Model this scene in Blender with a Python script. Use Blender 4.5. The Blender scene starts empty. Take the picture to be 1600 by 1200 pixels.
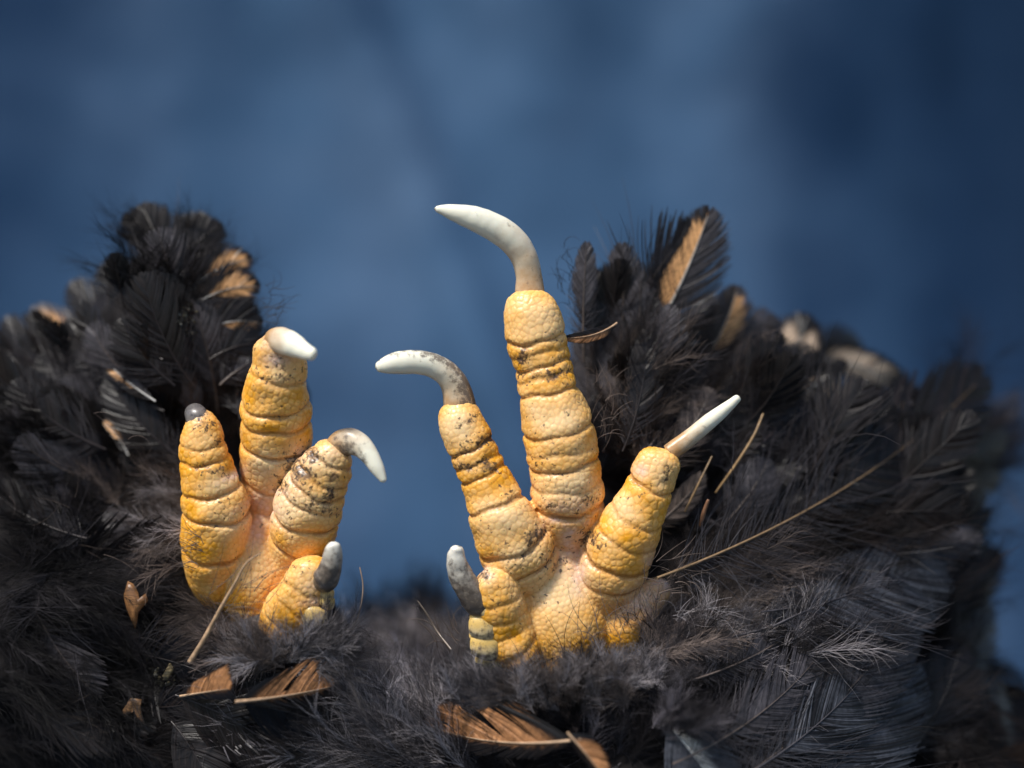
import bpy, math, random
import numpy as np
from mathutils import Vector, Matrix
from mathutils.kdtree import KDTree
from mathutils.bvhtree import BVHTree

# ------------------------------------------------------------------ camera, sky, sun, exposure
scene = bpy.context.scene
col = scene.collection
S = 0.00015                 # metres per working unit (a unit is one photo pixel at the plane of the soles)
D = 2667.0                  # camera distance in units
Z0 = 1500.0                 # height of the optical axis above the table the bird lies on
cam_d = bpy.data.cameras.new('camera'); cam = bpy.data.objects.new('camera', cam_d); col.objects.link(cam)
cam.location = (0, -D*S, Z0*S); cam.rotation_euler = (math.radians(90), 0, 0)
cam_d.lens = 60.0; cam_d.sensor_width = 36.0; cam_d.clip_start = 0.01; cam_d.clip_end = 50
cam_d.dof.use_dof = True; cam_d.dof.focus_distance = (D-15)*S; cam_d.dof.aperture_fstop = 2.9
scene.camera = cam
SUN_EL, SUN_AZ = math.radians(56), math.radians(226)     # azimuth clockwise from +Y: behind the camera, a little to its left
world = bpy.data.worlds.new('World'); scene.world = world; world.use_nodes = True
wn = world.node_tree.nodes; wl = world.node_tree.links
bg = wn.get('Background') or wn.new('ShaderNodeBackground')
sky = wn.new('ShaderNodeTexSky'); sky.sky_type = 'NISHITA'; sky.sun_disc = False
sky.sun_elevation = SUN_EL; sky.sun_rotation = SUN_AZ
wl.new(sky.outputs[0], bg.inputs[0]); bg.inputs[1].default_value = 0.10
sun_d = bpy.data.lights.new('sun', 'SUN'); sun = bpy.data.objects.new('sun', sun_d); col.objects.link(sun)
sun_d.energy = 3.7; sun_d.angle = math.radians(9); sun_d.color = (1.0, 0.95, 0.88)
sdir = Vector((math.sin(SUN_AZ)*math.cos(SUN_EL), math.cos(SUN_AZ)*math.cos(SUN_EL), math.sin(SUN_EL)))
sun.rotation_euler = sdir.to_track_quat('Z', 'Y').to_euler()
sun.location = sdir*2
scene.view_settings.view_transform = 'Standard'; scene.view_settings.look = 'None'
scene.view_settings.exposure = 0.5; scene.view_settings.gamma = 1.0
scene.view_settings.use_curve_mapping = False

# ------------------------------------------------------------------ helpers
def P(px, py, d=0.0):
    """place a photo pixel at depth d units behind the plane of the soles"""
    f = (D+d)/D
    return np.array([(px-800.0)*f, d, (600.0-py)*f])
def W(v):                                        # working units -> metres
    v = np.asarray(v, dtype=np.float64).reshape(-1, 3)*S
    v[:, 2] += Z0*S
    return v
def link(name, data, parent=None, mat=None, kind=None):
    o = bpy.data.objects.new(name, data); col.objects.link(o)
    if parent is not None:
        o.parent = parent
        o.matrix_parent_inverse = Matrix.Translation(-parent_world(parent))
    if mat is not None: data.materials.append(mat)
    if kind: o['kind'] = kind
    return o
def parent_world(p):
    v = Vector((0, 0, 0))
    while p is not None:
        v = v + Vector(p.location); p = p.parent if p.parent is None else None
    return v
def mesh(name, verts, faces, smooth=True):
    me = bpy.data.meshes.new(name)
    verts = W(verts)
    faces = np.asarray(faces, dtype=np.int32)
    nv = faces.shape[1]
    me.vertices.add(len(verts)); me.vertices.foreach_set('co', verts.astype(np.float32).ravel())
    me.loops.add(faces.size); me.loops.foreach_set('vertex_index', faces.ravel())
    me.polygons.add(len(faces))
    me.polygons.foreach_set('loop_start', np.arange(0, faces.size, nv, dtype=np.int32))
    me.polygons.foreach_set('use_smooth', np.full(len(faces), smooth, dtype=bool))
    me.update(calc_edges=True); me.validate()
    return me
def set_attr(me, name, vals):
    a = me.attributes.new(name, 'FLOAT', 'POINT'); a.data.foreach_set('value', np.asarray(vals, dtype=np.float32))
def set_col(me, name, rgb):
    a = me.attributes.new(name, 'FLOAT_COLOR', 'POINT')
    c = np.ones((len(rgb), 4), dtype=np.float32); c[:, :3] = rgb
    a.data.foreach_set('color', c.ravel())
def empty(name, loc, label, cat, group=None):
    o = bpy.data.objects.new(name, None); col.objects.link(o)
    o.location = W(loc)[0]; o.empty_display_size = 0.01
    o['label'] = label; o['category'] = cat
    if group: o['group'] = group
    return o
def tag(o, label, cat, group=None):
    o['label'] = label; o['category'] = cat
    if group: o['group'] = group
    return o
def catmull(pts, n):
    pts = np.asarray(pts, dtype=float); k = len(pts)
    seg = np.r_[0, np.cumsum(np.linalg.norm(np.diff(pts[:, :3], axis=0), axis=1))]
    t = np.linspace(0, seg[-1], n)
    m = np.zeros_like(pts)
    for i in range(k):
        a, b = max(i-1, 0), min(i+1, k-1)
        m[i] = (pts[b]-pts[a])/max(seg[b]-seg[a], 1e-6)
    idx = np.clip(np.searchsorted(seg, t, side='right')-1, 0, k-2)
    h = seg[idx+1]-seg[idx]; u = ((t-seg[idx])/h)[:, None]; h = h[:, None]
    return ((2*u**3-3*u**2+1)*pts[idx]+(u**3-2*u**2+u)*h*m[idx]+(-2*u**3+3*u**2)*pts[idx+1]+(u**3-u**2)*h*m[idx+1]), t
def unit(v): return v/np.maximum(np.linalg.norm(v, axis=-1, keepdims=True), 1e-9)
def sstep(a, b, x):
    t = np.clip((x-a)/(b-a), 0, 1); return t*t*(3-2*t)

def hash_noise(p, seed=0):
    """cheap smooth value noise at points p (n,3)"""
    p = np.asarray(p, dtype=float); i = np.floor(p).astype(np.int64); f = p-i; f = f*f*(3-2*f)
    out = np.zeros(len(p))
    for dx in (0, 1):
        for dy in (0, 1):
            for dz in (0, 1):
                h = (i[:, 0]+dx)*374761393+(i[:, 1]+dy)*668265263+(i[:, 2]+dz)*2147483647+seed*974711
                h = (h ^ (h >> 13))*1274126177; h = (h ^ (h >> 16)) & 0xffff
                w = (f[:, 0] if dx else 1-f[:, 0])*(f[:, 1] if dy else 1-f[:, 1])*(f[:, 2] if dz else 1-f[:, 2])
                out += w*h/65535.0
    return out

# ------------------------------------------------------------------ materials
def new_mat(name):
    m = bpy.data.materials.new(name); m.use_nodes = True
    nt = m.node_tree; return m, nt.nodes, nt.links, nt.nodes['Principled BSDF']
def node(ns, t, **kw):
    n = ns.new(t)
    for k, v in kw.items(): setattr(n, k, v)
    return n
def mixc(ns, ls, fac, a, b, blend='MIX'):
    m = ns.new('ShaderNodeMix'); m.data_type = 'RGBA'; m.blend_type = blend
    for sock, v in ((m.inputs[0], fac), (m.inputs[6], a), (m.inputs[7], b)):
        if hasattr(v, 'default_value') or hasattr(v, 'is_linked'): ls.new(v, sock)
        elif isinstance(v, (int, float)): sock.default_value = v
        else: sock.default_value = (*v, 1)
    return m.outputs[2]
def math_(ns, ls, op, a, b=None, clamp=False):
    m = ns.new('ShaderNodeMath'); m.operation = op; m.use_clamp = clamp
    for i, v in enumerate((a, b)):
        if v is None: continue
        if isinstance(v, (int, float)): m.inputs[i].default_value = v
        else: ls.new(v, m.inputs[i])
    return m.outputs[0]
def ramp(ns, ls, fac, stops):
    r = ns.new('ShaderNodeValToRGB'); ls.new(fac, r.inputs[0])
    e = r.color_ramp.elements
    while len(e) < len(stops): e.new(0.5)
    for el, (p, c) in zip(e, stops):
        el.position = p; el.color = (c, c, c, 1) if isinstance(c, (int, float)) else (*c, 1)
    return r.outputs[0]
def noise(ns, ls, scale, detail=3, rough=0.5, vec=None):
    n = ns.new('ShaderNodeTexNoise'); n.inputs['Scale'].default_value = scale
    n.inputs['Detail'].default_value = detail; n.inputs['Roughness'].default_value = rough
    if vec is not None: ls.new(vec, n.inputs['Vector'])
    return n.outputs['Fac']
def attr(ns, name):
    a = ns.new('ShaderNodeAttribute'); a.attribute_name = name; return a

def mat_skin():
    m, ns, ls, b = new_mat('yellow_scaly_skin')
    oc = ns.new('ShaderNodeTexCoord').outputs['Object']
    pale = attr(ns, 'pale').outputs['Fac']; groove = attr(ns, 'groove').outputs['Fac']
    soil = attr(ns, 'soil').outputs['Fac']; white = attr(ns, 'white').outputs['Fac']; crease = attr(ns, 'crease').outputs['Fac']
    cellv = attr(ns, 'cell').outputs['Fac']
    n1 = noise(ns, ls, 160, 4, 0.55, oc)
    pf = math_(ns, ls, 'ADD', pale, math_(ns, ls, 'MULTIPLY', math_(ns, ls, 'SUBTRACT', n1, 0.47), 1.4), True)
    c = mixc(ns, ls, pf, (0.82, 0.355, 0.006), (0.88, 0.61, 0.31))
    c = mixc(ns, ls, math_(ns, ls, 'MULTIPLY', cellv, 0.25), c, (0.92, 0.66, 0.30))
    c = mixc(ns, ls, math_(ns, ls, 'MULTIPLY', white, ramp(ns, ls, noise(ns, ls, 420, 4, 0.6, oc), [(0.3, 0.35), (0.65, 1.0)])), c, (0.74, 0.54, 0.46))
    # darker horn lines between the scales
    c = mixc(ns, ls, math_(ns, ls, 'MULTIPLY', groove, 0.30), c, (0.50, 0.20, 0.03))
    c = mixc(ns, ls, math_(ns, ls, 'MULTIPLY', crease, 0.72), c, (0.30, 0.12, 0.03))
    # dirt: specks gathered where the bird stands on its toes, plus a thin film
    sp = noise(ns, ls, 900, 2, 0.6, oc); sp2 = noise(ns, ls, 380, 4, 0.65, oc)
    lim = math_(ns, ls, 'SUBTRACT', 0.685, math_(ns, ls, 'MULTIPLY', soil, 0.21))
    d1 = math_(ns, ls, 'MULTIPLY', math_(ns, ls, 'SUBTRACT', sp, lim), 14, True)
    d2 = math_(ns, ls, 'MULTIPLY', math_(ns, ls, 'SUBTRACT', math_(ns, ls, 'ADD', sp2, math_(ns, ls, 'MULTIPLY', groove, 0.10)), math_(ns, ls, 'SUBTRACT', 0.745, math_(ns, ls, 'MULTIPLY', soil, 0.34))), 7, True)
    d2 = math_(ns, ls, 'MULTIPLY', d2, 0.8)
    c = mixc(ns, ls, d2, c, (0.13, 0.075, 0.045))
    c = mixc(ns, ls, math_(ns, ls, 'MULTIPLY', d1, 0.85), c, (0.045, 0.028, 0.02))
    ls.new(c, b.inputs['Base Color'])
    ls.new(ramp(ns, ls, noise(ns, ls, 500, 3, 0.6, oc), [(0.3, 0.28), (0.7, 0.50)]), b.inputs['Roughness'])
    b.inputs['Subsurface Weight'].default_value = 0.18
    b.inputs['Subsurface Radius'].default_value = (1.0, 0.45, 0.12); b.inputs['Subsurface Scale'].default_value = 0.0018
    bp = ns.new('ShaderNodeBump'); bp.inputs['Strength'].default_value = 0.35; bp.inputs['Distance'].default_value = 0.0002
    ls.new(noise(ns, ls, 1500, 4, 0.65, oc), bp.inputs['Height']); ls.new(bp.outputs[0], b.inputs['Normal'])
    return m
def mat_horn(name, base, tip, dirt_amt, dirt=(0.10, 0.07, 0.05), p0=0.12, p1=0.6):
    m, ns, ls, b = new_mat(name)
    oc = ns.new('ShaderNodeTexCoord').outputs['Object']
    t = attr(ns, 'along').outputs['Fac']; soil = attr(ns, 'soil').outputs['Fac']
    n1 = noise(ns, ls, 260, 4, 0.6, oc)
    tt = math_(ns, ls, 'ADD', t, math_(ns, ls, 'MULTIPLY', math_(ns, ls, 'SUBTRACT', n1, 0.5), 0.5), True)
    r = ns.new('ShaderNodeValToRGB'); ls.new(tt, r.inputs[0]); e = r.color_ramp.elements
    e[0].position = p0; e[0].color = (*base, 1); e[1].position = p1; e[1].color = (*tip, 1)
    c = r.outputs[0]
    st = noise(ns, ls, 700, 5, 0.7, oc)
    f = math_(ns, ls, 'MULTIPLY', math_(ns, ls, 'SUBTRACT', math_(ns, ls, 'ADD', st, math_(ns, ls, 'MULTIPLY', soil, 0.4)), 0.76-dirt_amt), 6, True)
    c = mixc(ns, ls, math_(ns, ls, 'MULTIPLY', f, 0.85), c, dirt)
    ls.new(c, b.inputs['Base Color'])
    ls.new(ramp(ns, ls, st, [(0.3, 0.25), (0.7, 0.5)]), b.inputs['Roughness'])
    b.inputs['Subsurface Weight'].default_value = 0.25; b.inputs['Subsurface Radius'].default_value = (1, 0.8, 0.55); b.inputs['Subsurface Scale'].default_value = 0.0012
    b.inputs['Coat Weight'].default_value = 0.15; b.inputs['Coat Roughness'].default_value = 0.25
    bp = ns.new('ShaderNodeBump'); bp.inputs['Strength'].default_value = 0.3; bp.inputs['Distance'].default_value = 0.00015
    ls.new(st, bp.inputs['Height']); ls.new(bp.outputs[0], b.inputs['Normal'])
    return m
def mat_attr(name, rough, spec=0.4, sheen=0.0, fine=0.0, gain=1.0):
    m, ns, ls, b = new_mat(name)
    c = attr(ns, 'pigment').outputs['Color']
    if fine:
        oc = ns.new('ShaderNodeTexCoord').outputs['Object']
        f = ramp(ns, ls, noise(ns, ls, 900, 3, 0.6, oc), [(0.3, 1-fine), (0.7, 1+fine)])
        c = mixc(ns, ls, 1.0, c, f, 'MULTIPLY')
    ls.new(c, b.inputs['Base Color']); b.inputs['Roughness'].default_value = rough
    b.inputs['Specular IOR Level'].default_value = spec
    if sheen:
        b.inputs['Sheen Weight'].default_value = sheen; b.inputs['Sheen Roughness'].default_value = 0.4
    return m
M_SKIN = mat_skin()
M_CLAW = mat_horn('ivory_claw_horn', (0.46, 0.27, 0.12), (0.80, 0.775, 0.63), 0.07)
M_CLAW_DIRTY = mat_horn('grey_weathered_claw_horn', (0.22, 0.18, 0.14), (0.70, 0.68, 0.60), 0.20, (0.075, 0.06, 0.05), 0.5, 1.0)
M_CLAW_DARK = mat_horn('dark_claw_horn', (0.20, 0.17, 0.15), (0.10, 0.09, 0.085), 0.12, (0.03, 0.025, 0.02))
M_SCUTE = mat_horn('horny_toe_scale', (0.62, 0.54, 0.38), (0.66, 0.44, 0.13), 0.12)
M_FEATHER = mat_attr('feather_vane', 0.40, 0.24, 0.0, 0.35)
M_DOWN = mat_attr('downy_barbs', 0.5, 0.12)
M_QUILL = mat_attr('feather_shaft', 0.35, 0.5, 0.0, 0.25)
def mat_under():
    m, ns, ls, b = new_mat('dark_matted_down')
    oc = ns.new('ShaderNodeTexCoord').outputs['Object']
    ls.new(mixc(ns, ls, noise(ns, ls, 200, 6, 0.7, oc), (0.004, 0.0035, 0.004), (0.020, 0.017, 0.017)), b.inputs['Base Color'])
    b.inputs['Roughness'].default_value = 0.8; b.inputs['Specular IOR Level'].default_value = 0.15
    return m
M_UNDER = mat_under()

# ------------------------------------------------------------------ the blue cloth hung behind the bird and laid under it
def mat_cloth():
    m, ns, ls, b = new_mat('blue_cloth')
    oc = ns.new('ShaderNodeTexCoord').outputs['Object']
    mp = ns.new('ShaderNodeMapping'); ls.new(oc, mp.inputs[0]); mp.inputs['Rotation'].default_value = (0, math.radians(24), 0); mp.inputs['Scale'].default_value = (1, 1, 0.45)
    big = noise(ns, ls, 9, 3, 0.5, mp.outputs[0]); mid = noise(ns, ls, 34, 4, 0.6, oc)
    f = math_(ns, ls, 'ADD', math_(ns, ls, 'MULTIPLY', big, 0.75), math_(ns, ls, 'ADD', math_(ns, ls, 'MULTIPLY', mid, 0.28), 0.085))
    r = ns.new('ShaderNodeValToRGB'); ls.new(f, r.inputs[0]); e = r.color_ramp.elements
    e[0].position = 0.36; e[0].color = (0.024, 0.058, 0.112, 1); e[1].position = 0.86; e[1].color = (0.108, 0.178, 0.288, 1)
    x = e.new(0.6); x.color = (0.047, 0.103, 0.192, 1)
    ls.new(r.outputs[0], b.inputs['Base Color']); b.inputs['Roughness'].default_value = 0.9
    b.inputs['Specular IOR Level'].default_value = 0.2
    w = ns.new('ShaderNodeTexWave'); w.inputs['Scale'].default_value = 700; w.inputs['Distortion'].default_value = 2; ls.new(oc, w.inputs[0])
    bp = ns.new('ShaderNodeBump'); bp.inputs['Strength'].default_value = 0.2; bp.inputs['Distance'].default_value = 0.0003
    ls.new(w.outputs['Fac'], bp.inputs['Height']); ls.new(bp.outputs[0], b.inputs['Normal'])
    return m
def build_cloth():
    nx, nz = 260, 220
    xs = np.linspace(-3600, 3000, nx)
    # profile: from under the bird (towards the camera), round a soft bend, up the back
    a = np.linspace(0, 1, nz); prof = []
    L1, R, H = 3050.0, 350.0, 3750.0
    tot = L1+R*math.pi/2+H
    BACK = 2600.0
    for t in a*tot:
        if t < L1: prof.append((BACK-R-L1+t, -Z0, 0, 1))
        elif t < L1+R*math.pi/2:
            q = (t-L1)/R; prof.append((BACK-R+R*math.sin(q), -Z0+R-R*math.cos(q), -math.sin(q), math.cos(q)))
        else: prof.append((BACK, -Z0+R+(t-L1-R*math.pi/2), -1, 0))
    prof = np.array(prof)
    X, _ = np.meshgrid(xs, a); Y = np.repeat(prof[:, 0:1], nx, 1); Zc = np.repeat(prof[:, 1:2], nx, 1)
    rng = np.random.default_rng(5)
    def px_to_x(px): return (px-800)*(D+BACK)/D
    f = np.zeros_like(X)
    # folds: (px at image top, px at image bottom, half width, height towards the viewer)
    for p0, p1, w, h in ((540, 1010, 50, 110), (640, 1110, 80, -40), (395, 450, 60, -16), (240, 330, 180, 20), (470, 800, 55, 25), (860, 1000, 110, 25), (1010, 1080, 130, -25),
                         (1190, 1200, 150, 30), (1360, 1330, 100, -25)):
        z_t, z_b = 600*(D+BACK)/D, -600*(D+BACK)/D
        q = np.clip((z_t-Zc)/(z_t-z_b), -0.6, 1.6)
        xc = px_to_x(p0)+(px_to_x(p1)-px_to_x(p0))*q
        env = 0.25+0.75*(1-sstep(0.15, 0.55, q)) if p0 == 385 else 0.45+0.55*np.sin(q*2.6+p0)**2
        f += h*1.5*env*np.exp(-((X-xc)/(w*2.0))**2)
    # curve added to shade both edges: right side recedes, left side comes forward
    f -= np.clip(X+160*np.sin(Zc/700+1)-450, 0, None)**2/2500
    f += 1000*np.tanh(np.clip(-(X+140*np.sin(Zc/600))-650, 0, None)**2/1900/1000)
    pp = np.stack([(X*.82+Zc*.57).ravel()/420, Y.ravel()/420, (Zc*.82-X*.57).ravel()/520], 1)
    f += (60*(hash_noise(pp, 3)-0.5)+18*(hash_noise(pp*2.3, 4)-0.5)+6*(hash_noise(pp*6, 8)-0.5)).reshape(X.shape)
    up = np.repeat(prof[:, 2:3], nx, 1); uz = np.repeat(prof[:, 3:4], nx, 1)
    damp = sstep(0.0, 1.0, -up)+0.03
    Y = Y+up*f*damp; Zc = Zc+uz*f*damp*0.3
    v = np.stack([X.ravel(), Y.ravel(), Zc.ravel()], 1)
    i = np.arange(nz*nx).reshape(nz, nx)
    fc = np.stack([i[:-1, :-1].ravel(), i[:-1, 1:].ravel(), i[1:, 1:].ravel(), i[1:, :-1].ravel()], 1)
    o = link('backdrop_cloth', mesh('backdrop_cloth', v, fc), None, mat_cloth(), 'structure')
    o['label'] = 'rumpled dark blue cloth hung behind and laid under the bird'
    return o
build_cloth()
# ------------------------------------------------------------------ feet
def tube(pts, n=120, m=72, asp=0.85, creases=(), cap=True, tipround=0.9, blunt_base=True, flat=0.0):
    """pts: (px, py, depth, half width) from base to tip -> verts, quads (closed), plus ring s values"""
    q = np.array([[*P(x, y, d), w] for x, y, d, w in pts])
    c, s = catmull(q, n)
    ctr, w = c[:, :3], np.maximum(c[:, 3], 1.0)
    T = unit(np.gradient(ctr, axis=0))
    F = np.array([0, -1.0, 0])[None]-T*(-T[:, 1:2]); F = unit(F)            # front (towards the viewer)
    Sd = unit(np.cross(T, F))
    # round the tip
    dist = s[-1]-s; rr = w[-1]*tipround
    w = w*np.where(dist < rr, np.sqrt(np.clip(1-(1-dist/rr)**2, 0.0, 1)), 1.0)
    th = np.linspace(0, 2*math.pi, m, endpoint=False)                        # 0 = side, pi/2 = front
    cs, sn = np.cos(th), np.sin(th)
    R = np.ones((n, m))
    py_ring = 600-ctr[:, 2]*D/(D+ctr[:, 1])
    cr = np.zeros((n, m))
    for (cy, dep, wid, bow) in creases:
        k = int(np.argmin(np.abs(py_ring-cy))); sc = s[k]
        wob = 2.0*np.sin(th*2+cy)+1.4*np.sin(th*5+cy*1.7)
        front = np.clip(sn, 0, 1)
        off = (s[:, None]-(sc+bow*(front[None]-0.35)+wob[None]))
        g = np.exp(-(off/(wid*0.72))**2)*(0.45+0.55*sstep(-0.6, 0.5, sn))[None]
        g = g*(0.55+0.75*hash_noise(np.stack([np.cos(th)*1.3, np.sin(th)*1.3, np.full(m, cy*0.37)], 1), 5))[None]
        bulge = np.exp(-((off-wid*3.2)/(wid*2.6))**2)+np.exp(-((off+wid*3.2)/(wid*2.6))**2)
        R += (-dep*1.0*g+0.22*dep*bulge)/np.maximum(w, 8)[:, None]
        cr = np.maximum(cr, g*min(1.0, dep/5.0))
    rs = w[:, None]*R
    front_asp = np.where(sn > 0, asp, asp*0.9)
    v = ctr[:, None]+Sd[:, None]*(rs*cs[None])[:, :, None]+F[:, None]*(rs*(sn*front_asp)[None])[:, :, None]
    v = v.reshape(-1, 3)
    i = np.arange(n*m).reshape(n, m); j = np.roll(i, -1, 1)
    f = np.stack([i[:-1].ravel(), j[:-1].ravel(), j[1:].ravel(), i[1:].ravel()], 1)
    nb = len(v)
    v = np.vstack([v, ctr[0]-T[0]*w[0]*0.35, ctr[-1]])
    tri0 = np.stack([j[0], i[0], np.full(m, nb), np.full(m, nb)], 1)
    tri1 = np.stack([i[-1], j[-1], np.full(m, nb+1), np.full(m, nb+1)], 1)
    return v, np.vstack([f, tri0, tri1]), (ctr, w, s, cr, T, F, Sd)

def build_foot(parent, toes, pads, soil_blobs, white_blobs, pale_blobs, seed, spacing=7.8, voxel=1.7):
    rng = np.random.default_rng(seed)
    allv, allf, crv = [], [], []; nb = 0
    for t in toes:
        v, f, meta = tube(**t); allv.append(v); allf.append(f+nb); nb += len(v)
        crv.append(np.r_[meta[3].ravel(), 0, 0])
    for pd in pads:
        v, f, meta = tube(**pd); allv.append(v); allf.append(f+nb); nb += len(v)
        crv.append(np.r_[meta[3].ravel(), 0, 0])
    V = np.vstack(allv); Fq = np.vstack(allf); CR = np.concatenate(crv)
    me = bpy.data.meshes.new('tmp')
    faces = [tuple(r) if r[2] != r[3] else tuple(r[:3]) for r in Fq.tolist()]
    me.from_pydata(V.tolist(), [], faces); me.update()
    o = bpy.data.objects.new('tmp', me); col.objects.link(o)
    md = o.modifiers.new('r', 'REMESH'); md.mode = 'VOXEL'; md.voxel_size = voxel; md.adaptivity = 0
    ms = o.modifiers.new('s', 'SMOOTH'); ms.factor = 0.5; ms.iterations = 3
    ev = o.evaluated_get(bpy.context.evaluated_depsgraph_get())
    m2 = bpy.data.meshes.new_from_object(ev)
    n = len(m2.vertices)
    co = np.zeros(n*3, np.float32); m2.vertices.foreach_get('co', co); co = co.reshape(-1, 3).astype(float)
    no = np.zeros(n*3, np.float32); m2.vertices.foreach_get('normal', no); no = no.reshape(-1, 3).astype(float)
    fq = np.zeros(len(m2.loops), np.int32); m2.loops.foreach_get('vertex_index', fq); fq = fq.reshape(-1, 4)
    bpy.data.objects.remove(o); bpy.data.meshes.remove(me); bpy.data.meshes.remove(m2)
    # creases carried over from the tubes
    kd = KDTree(len(V))
    for i, p in enumerate(V): kd.insert(p, i)
    kd.balance()
    near = np.array([kd.find(p)[1] for p in co]); crease = CR[near]
    # scale centres: even scatter over the skin, evened out twice
    order = rng.permutation(n); grid = {}; seeds = []
    g = spacing*1.35; szn = 0.72+0.62*hash_noise(co/70, seed+9)
    for k in order:
        p = co[k]
        sp = spacing*szn[k]
        c = (int(p[0]//g), int(p[1]//g), int(p[2]//g)); ok = True
        for dx in (-1, 0, 1):
            for dy in (-1, 0, 1):
                for dz in (-1, 0, 1):
                    for qd in grid.get((c[0]+dx, c[1]+dy, c[2]+dz), ()):
                        if (p[0]-qd[0])**2+(p[1]-qd[1])**2+(p[2]-qd[2])**2 < sp*sp: ok = False; break
                    if not ok: break
                if not ok: break
            if not ok: break
        if ok: grid.setdefault(c, []).append(p); seeds.append(p)
    seeds = np.array(seeds)
    for it in range(2):
        kd = KDTree(len(seeds))
        for i, p in enumerate(seeds): kd.insert(p, i)
        kd.balance()
        own = np.array([kd.find(p)[1] for p in co])
        cnt = np.bincount(own, minlength=len(seeds)).astype(float)
        for a in range(3): seeds[:, a] = np.where(cnt > 0, np.bincount(own, co[:, a], len(seeds))/np.maximum(cnt, 1), seeds[:, a])
    kd = KDTree(len(seeds))
    for i, p in enumerate(seeds): kd.insert(p, i)
    kd.balance()
    f1 = np.zeros(n); f2 = np.zeros(n); own = np.zeros(n, int)
    for i, p in enumerate(co):
        r = kd.find_n(p, 2); f1[i] = r[0][2]; f2[i] = r[1][2]; own[i] = r[0][1]
    e = f2-f1
    dome = sstep(0, 4.0, e)
    groove = 1-sstep(0.3, 2.7, e)
    soft = 0.55+0.45*hash_noise(co/45, seed)
    # fine wrinkling along the sides
    lump = (hash_noise(co/30, seed+2)-0.5)*6.0+(hash_noise(co/11, seed+5)-0.5)*1.8
    co2 = co+no*((dome-0.75)*0.8*soft+lump*0.8)[:, None]
    me = mesh('foot', co2, fq)
    ppx = 800+co[:, 0]*D/(D+co[:, 1]); ppy = 600-co[:, 2]*D/(D+co[:, 1])
    def blobs(bl):
        out = np.zeros(n)
        for (x, y, rx, ry, ang, a) in bl:
            ca, sa = math.cos(math.radians(ang)), math.sin(math.radians(ang))
            dx, dy = ppx-x, -(ppy-y)
            u, vv = dx*ca+dy*sa, -dx*sa+dy*ca
            out = np.maximum(out, a*np.exp(-((u/rx)**2+(vv/ry)**2)))
        return out
    set_attr(me, 'soil', blobs(soil_blobs)); set_attr(me, 'white', blobs(white_blobs))
    set_attr(me, 'pale', np.clip(0.0+1.1*blobs([(b[0], b[1], b[2]*1.2, b[3]*1.2)+tuple(b[4:]) for b in pale_blobs]), 0, 1)); set_attr(me, 'groove', groove*soft); set_attr(me, 'crease', crease)
    rv = rng.random(len(seeds)); set_attr(me, 'cell', rv[own]*dome)
    return link('foot', me, parent, M_SKIN)

def build_horn(name, parent, mat, pts, asp=0.8, soil=0.0, n=70, m=28, tipround=0.8, label=None, under=0.0, rough=1.0):
    v, f, (ctr, w, s, cr, T, F, Sd) = tube(pts, n=n, m=m, asp=asp, tipround=tipround)
    rng = np.random.default_rng(int(pts[0][0]*7+pts[0][1]))
    lump = (hash_noise(v/9, 7)-0.5)*1.2+(hash_noise(v/30, 9)-0.5)*2
    c = np.vstack([np.repeat(ctr, m, 0), ctr[:1], ctr[-1:]])
    v = v+unit(v-c)*lump[:, None]*0.6*rough
    faces = f.copy()
    me = bpy.data.meshes.new(name)
    me.from_pydata(W(v).tolist(), [], [tuple(r) if r[2] != r[3] else tuple(r[:3]) for r in faces.tolist()])
    me.polygons.foreach_set('use_smooth', np.ones(len(me.polygons), bool)); me.update()
    al = np.r_[np.repeat(s/s[-1], m), 0, 1]
    # dirt sits on the underside of the curve and near the base
    side = np.sum((v-c)*np.repeat(np.vstack([Sd, Sd[:1], Sd[-1:]]), [m]*n+[1, 1], 0), 1)/np.maximum(np.r_[np.repeat(w, m), 1, 1], 1)
    set_attr(me, 'along', al); set_attr(me, 'soil', np.clip(soil*(1-al)+under*np.clip(side, -1, 1), 0, 1))
    o = link(name, me, parent, mat)
    if label: o['label'] = label
    return o

bird = empty('bird', P(700, 1350, 200), 'black feathered bird on its back with both yellow clawed feet turned up', 'bird')
leg_r = leg_l = body = bird

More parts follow.
